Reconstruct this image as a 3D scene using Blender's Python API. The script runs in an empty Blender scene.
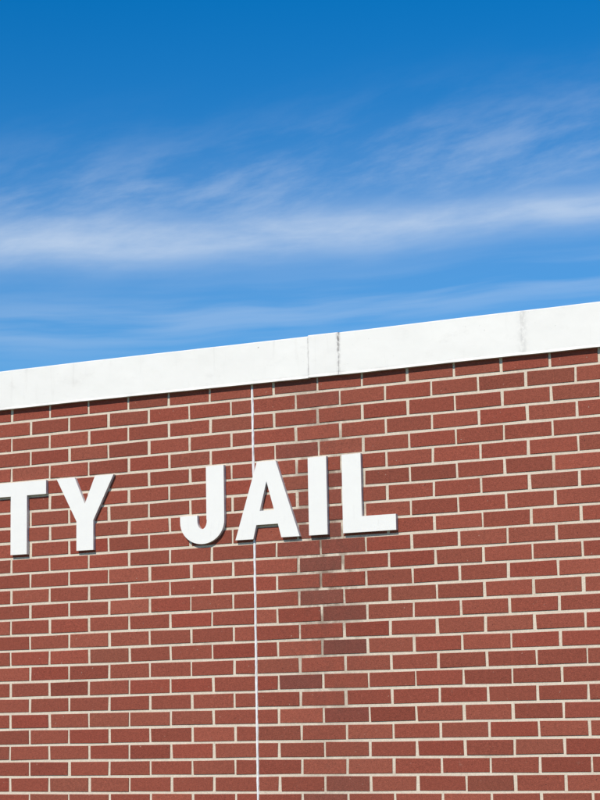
import bpy, bmesh, math, random
from mathutils import Vector, Matrix
random.seed(7)
sc = bpy.context.scene
C = sc.collection
sc.view_settings.view_transform = 'Standard'; sc.view_settings.look = 'None'
sc.view_settings.exposure = 0; sc.view_settings.gamma = 1

# ------------------------------------------------------------ camera (from the vanishing points of the wall)
F = 2000.0
ex = Vector((4000, 400, F)).normalized()
yv = -(F*F + 4000*48) / (400 - 58.0)
xv = -48 + 0.0145*yv
ez = Vector((xv, -yv, -F)).normalized()
ez = (ez - ex*ez.dot(ex)).normalized()
ey = ez.cross(ex)
R3 = Matrix((ex, ey, ez))
EYE = Vector((0, -7.3, 1.6))
cam = bpy.data.cameras.new('camera'); co = bpy.data.objects.new('camera', cam); C.objects.link(co)
co.matrix_world = Matrix.Translation(EYE) @ R3.to_4x4()
cam.sensor_fit = 'VERTICAL'; cam.sensor_height = 24; cam.lens = 24*F/800
cam.clip_end = 5000; cam.clip_start = 0.05
sc.camera = co
def at(u, v, Y=0.0):
    d = R3 @ Vector((u-300, 400-v, -F))
    t = (Y-EYE.y)/d.y
    return EYE + d*t

# ------------------------------------------------------------ helpers
def mesh_obj(name, verts, faces, mats, parent=None, midx=None):
    me = bpy.data.meshes.new(name); me.from_pydata(verts, [], faces)
    for m in mats: me.materials.append(m)
    if midx: me.polygons.foreach_set('material_index', midx)
    me.update()
    o = bpy.data.objects.new(name, me); C.objects.link(o)
    if parent: o.parent = parent
    return o
def tag(o, label=None, cat=None, group=None, kind=None):
    for k, v in (('label', label), ('category', cat), ('group', group), ('kind', kind)):
        if v: o[k] = v
    return o
class N:
    def __init__(s, nt): s.nt = nt
    def node(s, t, **kw):
        n = s.nt.nodes.new(t)
        for k, v in kw.items(): setattr(n, k, v)
        return n
    def plug(s, sock, v):
        if isinstance(v, bpy.types.NodeSocket): s.nt.links.new(v, sock)
        else: sock.default_value = v
    def m(s, op, a, b=0.0, c=0.0, clamp=False):
        n = s.node('ShaderNodeMath', operation=op, use_clamp=clamp)
        s.plug(n.inputs[0], a); s.plug(n.inputs[1], b); s.plug(n.inputs[2], c)
        return n.outputs[0]
    def noise(s, vec, scale, detail=4, rough=.5, dist=0.0):
        n = s.node('ShaderNodeTexNoise')
        s.plug(n.inputs['Vector'], vec); n.inputs['Scale'].default_value = scale
        n.inputs['Detail'].default_value = detail; n.inputs['Roughness'].default_value = rough
        n.inputs['Distortion'].default_value = dist
        return n.outputs['Fac']
    def xyz(s, x, y, z=0.0):
        n = s.node('ShaderNodeCombineXYZ')
        s.plug(n.inputs[0], x); s.plug(n.inputs[1], y); s.plug(n.inputs[2], z); return n.outputs[0]
    def smooth(s, v, a, b, lo=0.0, hi=1.0):
        n = s.node('ShaderNodeMapRange', interpolation_type='SMOOTHSTEP')
        s.plug(n.inputs[0], v); n.inputs[1].default_value = a; n.inputs[2].default_value = b
        n.inputs[3].default_value = lo; n.inputs[4].default_value = hi; return n.outputs[0]
    def mix(s, f, a, b, mode='MIX'):
        n = s.node('ShaderNodeMix', data_type='RGBA', blend_type=mode)
        s.plug(n.inputs[0], f); s.plug(n.inputs[6], a); s.plug(n.inputs[7], b); return n.outputs[2]
    def gauss(s, v, c, sg):
        a = s.m('DIVIDE', s.m('SUBTRACT', v, c), sg)
        return s.m('POWER', math.e, s.m('MULTIPLY', s.m('MULTIPLY', a, a), -0.5))
def material(name, rough=.8):
    m = bpy.data.materials.new(name); m.use_nodes = True
    b = m.node_tree.nodes['Principled BSDF']; b.inputs['Roughness'].default_value = rough
    return m, N(m.node_tree), b
def obco(n):
    t = n.node('ShaderNodeTexCoord').outputs['Object']
    s = n.node('ShaderNodeSeparateXYZ'); n.plug(s.inputs[0], t)
    return t, s.outputs[0], s.outputs[1], s.outputs[2]
def bump(n, b, h, strength, dist):
    bp = n.node('ShaderNodeBump'); bp.inputs['Strength'].default_value = strength
    bp.inputs['Distance'].default_value = dist
    n.plug(bp.inputs['Height'], h); n.plug(b.inputs['Normal'], bp.outputs[0])

# ------------------------------------------------------------ key positions on the wall
z_cop = at(300, 379.5).z
z_top = at(300, 336.5, -0.022).z
x_cj = at(255, 600).x
seam1 = at(308, 357, -0.02).x; seam2 = at(338, 353, -0.02).x; seam3 = at(521, 333, -0.02).x
x_stain = at(325, 640).x
XL, XR, DEPTH = -17.0, 9.0, 14.0
COURSE, PITCH, J = 0.0677, 0.2032, 0.0113

# ------------------------------------------------------------ materials
m_brick, n, b = material('brick', .9)
b.inputs['Specular IOR Level'].default_value = .25
t, X, Y, Z = obco(n)
att = n.node('ShaderNodeAttribute', attribute_name='tone').outputs['Color']
fine = n.noise(t, 260, 3, .8)
mid = n.noise(t, 80, 5, .75)
wide = n.noise(t, 1.3, 4, .6)
col = n.mix(1.0, att, n.mix(mid, (.52,.50,.50,1), (1.50,1.52,1.52,1)), 'MULTIPLY')
col = n.mix(1.0, col, n.mix(fine, (.20,.20,.20,1), (1.84,1.84,1.84,1)), 'MULTIPLY')
col = n.mix(1.0, col, n.mix(wide, (.86,.84,.84,1), (1.13,1.14,1.14,1)), 'MULTIPLY')
sm = n.smooth(n.noise(t, 28, 6, .7), .60, .76, 0, .36)
col = n.mix(sm, col, (.38,.20,.145,1))
pit = n.smooth(n.noise(t, 95, 2, .5), .68, .74, 0, .7)
col = n.mix(pit, col, (.07,.022,.018,1))
chip = n.smooth(n.noise(n.xyz(n.m('ADD', X, 31.0), Y, Z), 75, 2, .5), .72, .75, 0, .5)
col = n.mix(chip, col, (.50,.36,.28,1))
# patchy weathering below the joint of the roof edge
vn = n.smooth(n.noise(n.xyz(n.m('MULTIPLY', X, 16), 0.0, n.m('MULTIPLY', Z, 12)), 1, 6, .7), .42, .64)
env = n.m('MULTIPLY', n.smooth(Z, z_cop, z_cop-.62, .55, 1), n.smooth(Z, z_cop-1.7, z_cop-.75, .25, 1))
stn = n.m('MULTIPLY', n.m('MULTIPLY', n.gauss(X, x_stain, .12), vn), env)
col = n.mix(n.m('MULTIPLY', stn, .30), col, (.115,.050,.036,1))
n.plug(b.inputs['Base Color'], col)
hs = n.m('ADD', fine, n.m('MULTIPLY', n.noise(n.xyz(n.m('MULTIPLY', X, 60), 0.0, n.m('MULTIPLY', Z, 700)), 1, 2, .5), .7))
bump(n, b, hs, .8, .002)
# mortar
m_mort, n, b = material('mortar', .95)
b.inputs['Specular IOR Level'].default_value = .2
t, X, Y, Z = obco(n)
base = n.mix(n.noise(t, 9, 5, .6), (.60,.495,.375,1), (.79,.685,.55,1))
base = n.mix(1.0, base, n.mix(n.noise(t, 170, 3, .7), (.68,.68,.68,1), (1.22,1.22,1.22,1)), 'MULTIPLY')
dk = n.smooth(n.noise(t, 6, 6, .75), .52, .74, 0, .5)
base = n.mix(dk, base, (.36,.25,.18,1))
vn = n.smooth(n.noise(n.xyz(n.m('MULTIPLY', X, 14), 0.0, n.m('MULTIPLY', Z, 9)), 1, 6, .65), .38, .58, .0, 1)
st = n.m('MULTIPLY', n.m('MULTIPLY', n.gauss(X, x_stain, .12), vn), n.m('MULTIPLY', n.smooth(Z, z_cop, z_cop-.60, .5, 1), n.smooth(Z, z_cop-1.5, z_cop-.75, .3, 1)))
base = n.mix(n.m('MULTIPLY', st, .85), base, (.19,.125,.09,1))
n.plug(b.inputs['Base Color'], base)
bump(n, b, n.noise(t, 200, 3, .6), .6, .002)
# sealant
m_seal, n, b = material('joint_sealant', .7)
t, X, Y, Z = obco(n)
n.plug(b.inputs['Base Color'], n.mix(n.smooth(n.noise(t, 22, 4, .6), .35, .7), (.86,.85,.85,1), (.70,.67,.65,1)))
# coping
def coping_mat(name, tint):
    m, n, b = material(name, .5)
    t, X, Y, Z = obco(n)
    c = n.mix(n.noise(t, 3, 6, .65), (.78*tint,.748*tint,.69*tint,1), (.865*tint,.833*tint,.772*tint,1))
    drip = n.noise(n.xyz(n.m('MULTIPLY', X, 26), 0.0, n.m('MULTIPLY', Z, 3)), 1, 6, .65)
    c = n.mix(n.smooth(drip, .55, .80, 0, .24), c, (.45,.41,.36,1))
    blot = n.smooth(n.noise(n.xyz(n.m('MULTIPLY', X, 7), 0.0, n.m('MULTIPLY', Z, 12)), 1, 7, .7), .54, .75, 0, .26)
    c = n.mix(blot, c, (.52,.48,.43,1))
    up = n.smooth(Z, z_top-.14, z_top-.01, .40, 1)
    for sx, w, k in ((seam2+.001, .005, .95), (seam3+.006, .012, .22), (seam1, .003, .25)):
        g = n.m('MULTIPLY', n.gauss(X, sx, w), n.smooth(n.noise(n.xyz(n.m('MULTIPLY', X, 60), 0.0, n.m('MULTIPLY', Z, 50)), 1, 4, .6), .36, .58))
        if w == .005: g = n.m('MULTIPLY', g, up)
        c = n.mix(n.m('MULTIPLY', g, k), c, (.13,.11,.10,1))
    sp = n.smooth(n.noise(t, 60, 3, .6), .70, .76, 0, .65)
    c = n.mix(sp, c, (.25,.23,.2,1))
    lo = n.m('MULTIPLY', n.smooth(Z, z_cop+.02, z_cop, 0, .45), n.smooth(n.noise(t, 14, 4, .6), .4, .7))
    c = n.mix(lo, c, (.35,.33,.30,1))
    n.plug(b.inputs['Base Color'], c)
    bump(n, b, n.noise(t, 5, 3, .5), .3, .02)
    return m
m_cop = coping_mat('painted_metal', 1.0); m_cop2 = coping_mat('painted_metal_cover', .985)
# letters
m_face, n, b = material('letter_white', .4)
t, X, Y, Z = obco(n)
fc = n.mix(n.noise(t, 12, 5, .6), (.80,.77,.715,1), (.87,.84,.78,1))
fc = n.mix(n.smooth(n.noise(n.xyz(n.m('MULTIPLY', X, 40), 0.0, n.m('MULTIPLY', Z, 8)), 1, 5, .7), .55, .8, 0, .15), fc, (.45,.42,.38,1))
n.plug(b.inputs['Base Color'], fc)
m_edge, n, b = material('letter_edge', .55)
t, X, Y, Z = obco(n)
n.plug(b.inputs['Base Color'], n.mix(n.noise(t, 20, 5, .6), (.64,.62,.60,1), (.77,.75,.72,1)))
# roof, ground
m_roof, n, b = material('roof_membrane', .9)
t, X, Y, Z = obco(n); n.plug(b.inputs['Base Color'], n.mix(n.noise(t, 3, 5), (.22,.22,.22,1), (.34,.33,.32,1)))
m_grass, n, b = material('grass', .95)
t, X, Y, Z = obco(n); n.plug(b.inputs['Base Color'], n.mix(n.noise(t, 6, 8, .7), (.035,.07,.018,1), (.09,.13,.04,1)))
bump(n, b, n.noise(t, 60, 4), 1, .03)
m_conc, n, b = material('concrete', .9)
t, X, Y, Z = obco(n); n.plug(b.inputs['Base Color'], n.mix(n.noise(t, 9, 8, .7), (.30,.29,.27,1), (.42,.41,.38,1)))

# ------------------------------------------------------------ ground
def slab(name, x0, x1, y0, y1, z0, z1, m, parent=None):
    v = [(x0,y0,z0),(x1,y0,z0),(x1,y1,z0),(x0,y1,z0),(x0,y0,z1),(x1,y0,z1),(x1,y1,z1),(x0,y1,z1)]
    f = [(0,3,2,1),(4,5,6,7),(0,1,5,4),(1,2,6,5),(2,3,7,6),(3,0,4,7)]
    return mesh_obj(name, v, f, [m], parent)
g = mesh_obj('ground', [(-1500,-1500,0),(1500,-1500,0),(1500,1500,0),(-1500,1500,0)], [(0,1,2,3)], [m_grass]); tag(g, kind='structure')
p = slab('pavement', -40, 40, -3.6, -2.0, -.05, .02, m_conc); tag(p, kind='structure')

# ------------------------------------------------------------ building
bld = bpy.data.objects.new('brick_building', None); C.objects.link(bld)
tag(bld, 'red brick building with a white metal roof edge and pale mortar joints', 'building')

def tone(x, z):
    k = random.gauss(1.0, .055)
    r = random.random()
    if r < .06: k *= .88
    elif r > .95: k *= 1.09
    warm = random.gauss(1.0, .06)
    c = Vector((.266*k, .0675*k*warm, .0415*k*warm))
    d = abs(x-x_stain)
    if d < .17 and z > z_cop-1.9 and random.random() < (.55 if z > z_cop-1.1 else .3):
        c = c.lerp(Vector((.145, .060, .046)), random.uniform(.2, .55))
    return c
V, Fc, MI, TN = [], [], [], []
def brick(x0, x1, z0, z1, y0=0.0):
    j = lambda s=.0014: random.uniform(-s, s)
    dy = random.uniform(-.0008, .0010); bv = .0014
    b0 = len(V)
    xs = [(x0+j(), z0+j()), (x1+j(), z0+j()), (x1+j(), z1+j()), (x0+j(), z1+j())]
    cx, cz = (x0+x1)/2, (z0+z1)/2
    for x, z in xs: V.append((x, y0+.012, z))
    for x, z in xs: V.append((x, y0+dy+bv*.7, z))
    for x, z in xs: V.append((x+(bv if x < cx else -bv), y0+dy+j(.0005), z+(bv if z < cz else -bv)))
    fs = [(b0+8,b0+9,b0+10,b0+11)]
    for a in range(4):
        c = (a+1) % 4
        fs.append((b0+a, b0+c, b0+4+c, b0+4+a)); fs.append((b0+4+a, b0+4+c, b0+8+c, b0+8+a))
    c = tone(cx, cz)
    for f in fs: Fc.append(f); MI.append(0); TN.append(c)
row = 0
z1 = z_cop + .004
while z1 - (COURSE-J) > 0.0:
    z0 = z1-(COURSE-J)
    for sgn in (1, -1):
        x = x_cj + sgn*.0062
        w = (PITCH/2-J) if (row % 2) == (0 if sgn > 0 else 1) else (PITCH-J)
        while (x < XR-.25) if sgn > 0 else (x > XL+.25):
            w2 = w + random.uniform(-.003, .003)
            a, bb = (x, x+w2) if sgn > 0 else (x-w2, x)
            brick(a, bb, z0, z1)
            x += sgn*(w+J); w = PITCH-J
    z1 -= COURSE; row += 1
# mortar bed: a body of the wall set a few mm behind the brick faces, all round the building
b0 = len(V); my = .0028; H = z_cop+.05
V += [(XL,my,0),(XR,my,0),(XR,my,H),(XL,my,H),(XL,DEPTH,0),(XR,DEPTH,0),(XR,DEPTH,H),(XL,DEPTH,H)]
for f in ((0,1,2,3),(1,5,6,2),(5,4,7,6),(4,0,3,7)):
    Fc.append(tuple(b0+i for i in f)); MI.append(1); TN.append(Vector((.5,.4,.3)))
wall = mesh_obj('wall', V, Fc, [m_brick, m_mort], bld, MI)
ca = wall.data.color_attributes.new('tone', 'FLOAT_COLOR', 'CORNER')
buf = []
for pl, c in zip(wall.data.polygons, TN):
    buf += [c.x, c.y, c.z, 1.0]*pl.loop_total
ca.data.foreach_set('color', buf)

# control joint: a slightly uneven bead of sealant
V2, F2 = [], []; z = 0.0; k = 0
while z < z_cop-.001:
    w = .0056+random.uniform(-.0013,.0009); off = random.uniform(-.0010,.0010)
    yy = -.0010+random.uniform(-.0007,.0007)
    V2 += [(x_cj-w+off,.0022,z),(x_cj-w*.5+off,yy,z),(x_cj+w*.5+off,yy,z),(x_cj+w+off,.0022,z)]
    if k:
        a = 4*k
        for q in range(3): F2.append((a-4+q,a-3+q,a+1+q,a+q))
    z += .018; k += 1
o = mesh_obj('control_joint', V2, F2, [m_seal], bld); o['label'] = 'thin white sealed joint running straight down the brickwork'

# coping panels
def coping(x0, x1, proud, m, label=None, lift=0.0):
    yf = -.018-proud
    prof = [(.012,z_cop+.004),(.012,z_cop),(yf-.003,z_cop-proud),(yf,z_cop+.010),(yf,z_top-.004+lift),(yf+.004,z_top+lift),(.33,z_top-.02+lift),(.33,z_cop+.01)]
    nseg = max(2, int((x1-x0)/.12)); v, f = [], []
    ph = random.uniform(0, 6)
    for i in range(nseg+1):
        x = x0+(x1-x0)*i/nseg
        wz = .0014*math.sin(x*3.1+ph)+random.uniform(-.0005,.0005); wy = .0008*math.sin(x*5+ph)
        for (yy, zz) in prof: v.append((x, yy+wy, zz+wz))
    P = len(prof)
    for i in range(nseg):
        for q in range(P):
            a = i*P+q; c = i*P+(q+1) % P
            f.append((a, a+P, c+P, c))
    f.append(tuple(range(P))); f.append(tuple(reversed(range(nseg*P, nseg*P+P))))
    o = mesh_obj('coping_panel', v, f, [m], bld)
    bm = bmesh.new(); bm.from_mesh(o.data); bmesh.ops.recalc_face_normals(bm, faces=bm.faces); bm.to_mesh(o.data); bm.free()
    if label: o['label'] = label
    return o
coping(XL-.03, seam1-.0008, 0, m_cop)
o = coping(seam1, seam2, .0012, m_cop2, None, .001); o.name = 'coping_joint_cover'; o['label'] = 'short joint cover between two lengths of the white roof edge'
coping(seam2+.0012, seam3, 0, m_cop, None, .001)
coping(seam3+.0002, XR+.03, .0003, m_cop, None, .001)
slab('roof', XL+.05, XR-.05, .34, DEPTH, z_cop+.055, z_cop+.09, m_roof, bld)

# ------------------------------------------------------------ letters
YF = -.016
zb = (at(345, 532, YF).z + at(20, 554.5, YF).z + at(318, 536, YF).z)/3
zt = (at(345, 453, YF).z + at(10, 484, YF).z + at(318, 457, YF).z)/3
CH = zt-zb
def ux(u): return at(u, 505, YF).x
def arc(cx, cy, rx, ry, a0, a1, k=18):
    return [(cx+rx*math.cos(math.radians(a0+(a1-a0)*i/k)), cy+ry*math.sin(math.radians(a0+(a1-a0)*i/k))) for i in range(k+1)]
def letter(loops, x0, x1, W, label):
    """loops in units: x 0..W, z 0..1 of cap height"""
    root = bpy.data.objects.new('sign_letter', None); C.objects.link(root)
    root.location = ((x0+x1)/2, 0, zb)
    tag(root, label, 'letter', 'raised white letters on the brick wall')
    sx = (x1-x0)/W
    L = [[((x*sx+x0)-(x0+x1)/2, z*CH) for x, z in lp] for lp in loops]
    def prism(name, ya, yb, m, inset=0.0):
        bm = bmesh.new()
        fr_e = []; rings = []
        for lp in L:
            vs = [bm.verts.new((x, ya, z)) for x, z in lp]; ws = [bm.verts.new((x, yb, z)) for x, z in lp]
            k = len(vs)
            for i in range(k):
                fr_e.append(bm.edges.new((vs[i], vs[(i+1) % k])))
                bm.faces.new((vs[i], vs[(i+1) % k], ws[(i+1) % k], ws[i]))
            rings.append(vs)
        bmesh.ops.triangle_fill(bm, use_beauty=True, use_dissolve=False, edges=fr_e)
        bmesh.ops.recalc_face_normals(bm, faces=bm.faces)
        for f in bm.faces:
            if all(abs(v.co.y-ya) < 1e-6 for v in f.verts) and f.normal.y > 0: f.normal_flip()
        me = bpy.data.meshes.new(name); bm.to_mesh(me); bm.free(); me.materials.append(m)
        o = bpy.data.objects.new(name, me); C.objects.link(o); o.parent = root; return o
    prism('face', YF, YF+.003, m_face)
    prism('edge_return', YF+.0033, .004, m_edge)
    return root
B = .19
letter([[(0,1),(0,1-B),(.27,1-B),(.27,0),(.50,0),(.50,1-B),(.77,1-B),(.77,1)]], ux(-8), ux(46), .77,
       'white raised capital T cut by the left edge of the picture, on red brick')
letter([[(0,1),(.275,.40),(.275,0),(.505,0),(.505,.40),(.78,1),(.53,1),(.39,.63),(.25,1)]], ux(56.5), ux(113.5), .78,
       'white raised capital Y between the T and the J on red brick')
W = .60
jl = [(W,1),(W-.24,1),(W-.24,.30)] + arc(.30,.29,.065,.115,0,-180,12) + [(.235,.36),(0,.36)] + [(0,.29)] + arc(.30,.28,.30,.30,180,360,26)
letter([jl], ux(180), ux(224), W, 'white raised capital J with hooked foot, first letter of JAIL')
letter([[(0,0),(.315,1),(.575,1),(.89,0),(.64,0),(.595,.18),(.295,.18),(.25,0)], [(.345,.36),(.545,.36),(.445,.74)]], ux(235), ux(299), .89,
       'white raised capital A over the thin white wall joint')
letter([[(0,0),(0,1),(.235,1),(.235,0)]], ux(308.5), ux(327), .235, 'white raised capital I, a plain upright bar between A and L')
letter([[(0,0),(0,1),(.24,1),(.24,.2),(.66,.2),(.66,0)]], ux(342.5), ux(395.5), .66, 'white raised capital L, last letter at the right end of the sign')

# ------------------------------------------------------------ light
SUN_EL, SUN_AZ = 44.0, 187.0     # azimuth clockwise from +Y
d = Vector((math.sin(math.radians(SUN_AZ))*math.cos(math.radians(SUN_EL)), math.cos(math.radians(SUN_AZ))*math.cos(math.radians(SUN_EL)), math.sin(math.radians(SUN_EL))))
sl = bpy.data.lights.new('sun', 'SUN'); sl.energy = 4.3; sl.angle = math.radians(.53); sl.color = (1, .94, .84)
so = bpy.data.objects.new('sun', sl); C.objects.link(so); so.rotation_euler = d.to_track_quat('Z', 'Y').to_euler(); so.location = (0,-20,20)

# ------------------------------------------------------------ sky with cirrus
w = bpy.data.worlds.new('World'); sc.world = w; w.use_nodes = True
nt = w.node_tree; nt.nodes.clear(); n = N(nt)
out = n.node('ShaderNodeOutputWorld'); bg = n.node('ShaderNodeBackground'); nt.links.new(bg.outputs[0], out.inputs[0])
bg.inputs[1].default_value = .1
sky = n.node('ShaderNodeTexSky', sky_type='NISHITA'); sky.sun_disc = False
sky.sun_elevation = math.radians(SUN_EL); sky.sun_rotation = math.radians(SUN_AZ)
sky.air_density = 1.0; sky.dust_density = .05; sky.ozone_density = 3.8
hsv = n.node('ShaderNodeHueSaturation'); nt.links.new(sky.outputs[0], hsv.inputs['Color'])
hsv.inputs['Saturation'].default_value = 1.445; hsv.inputs['Value'].default_value = 1.18; hsv.inputs['Hue'].default_value = .5035
fwd = R3 @ Vector((0,0,-1)); az0 = math.atan2(fwd.x, fwd.y); el0 = math.asin(fwd.z)
tc = n.node('ShaderNodeTexCoord').outputs['Generated']
sp = n.node('ShaderNodeSeparateXYZ'); n.plug(sp.inputs[0], tc)
az = n.m('ARCTAN2', sp.outputs[0], sp.outputs[1]); el = n.m('ARCSINE', sp.outputs[2])
P = n.m('MULTIPLY', n.m('SUBTRACT', az, az0), 19.5)
Q = n.m('MULTIPLY', n.m('SUBTRACT', el, el0), 20)
wp = n.noise(n.xyz(n.m('MULTIPLY', P, .30), n.m('MULTIPLY', Q, .4), 6.0), 1, 2, .5)
Qw = n.m('ADD', Q, n.m('MULTIPLY', n.m('SUBTRACT', wp, .5), .36))
def rot(sl_): return n.m('SUBTRACT', Qw, n.m('MULTIPLY', P, sl_))
soft = n.noise(n.xyz(n.m('MULTIPLY', P, .7), n.m('MULTIPLY', rot(.06), 2.6), 11.3), 1, 7, .58)
fib = n.noise(n.xyz(n.m('MULTIPLY', P, .75), n.m('MULTIPLY', rot(.24), 2.6), 15.1), 1, 8, .62)
fib2 = n.noise(n.xyz(n.m('MULTIPLY', P, .35), n.m('MULTIPLY', rot(.05), 4.5), 8.7), 1, 5, .52)
b1 = n.m('MULTIPLY', n.gauss(rot(.055), 1.66, .16), n.smooth(soft, .28, .68, .34, .64))
b1 = n.m('MULTIPLY', b1, n.smooth(fib2, .3, .7, .65, 1.0))
b1 = n.m('MULTIPLY', b1, n.smooth(P, 3.0, -.5, .78, 1.0))
b2 = n.m('MULTIPLY', n.gauss(rot(.10), 2.12, .38), n.smooth(fib, .36, .74, .03, .27))
b3 = n.m('MULTIPLY', n.gauss(rot(.07), .90, .20), n.smooth(fib2, .36, .68, 0, .22))
b4 = n.m('MULTIPLY', n.gauss(rot(.05), 1.6, .6), .06)
msk = n.m('ADD', n.m('ADD', b1, b2), n.m('ADD', b3, b4), clamp=True)
colr = n.mix(msk, hsv.outputs[0], (7.0, 7.9, 9.0, 1))
nt.links.new(colr, bg.inputs[0])
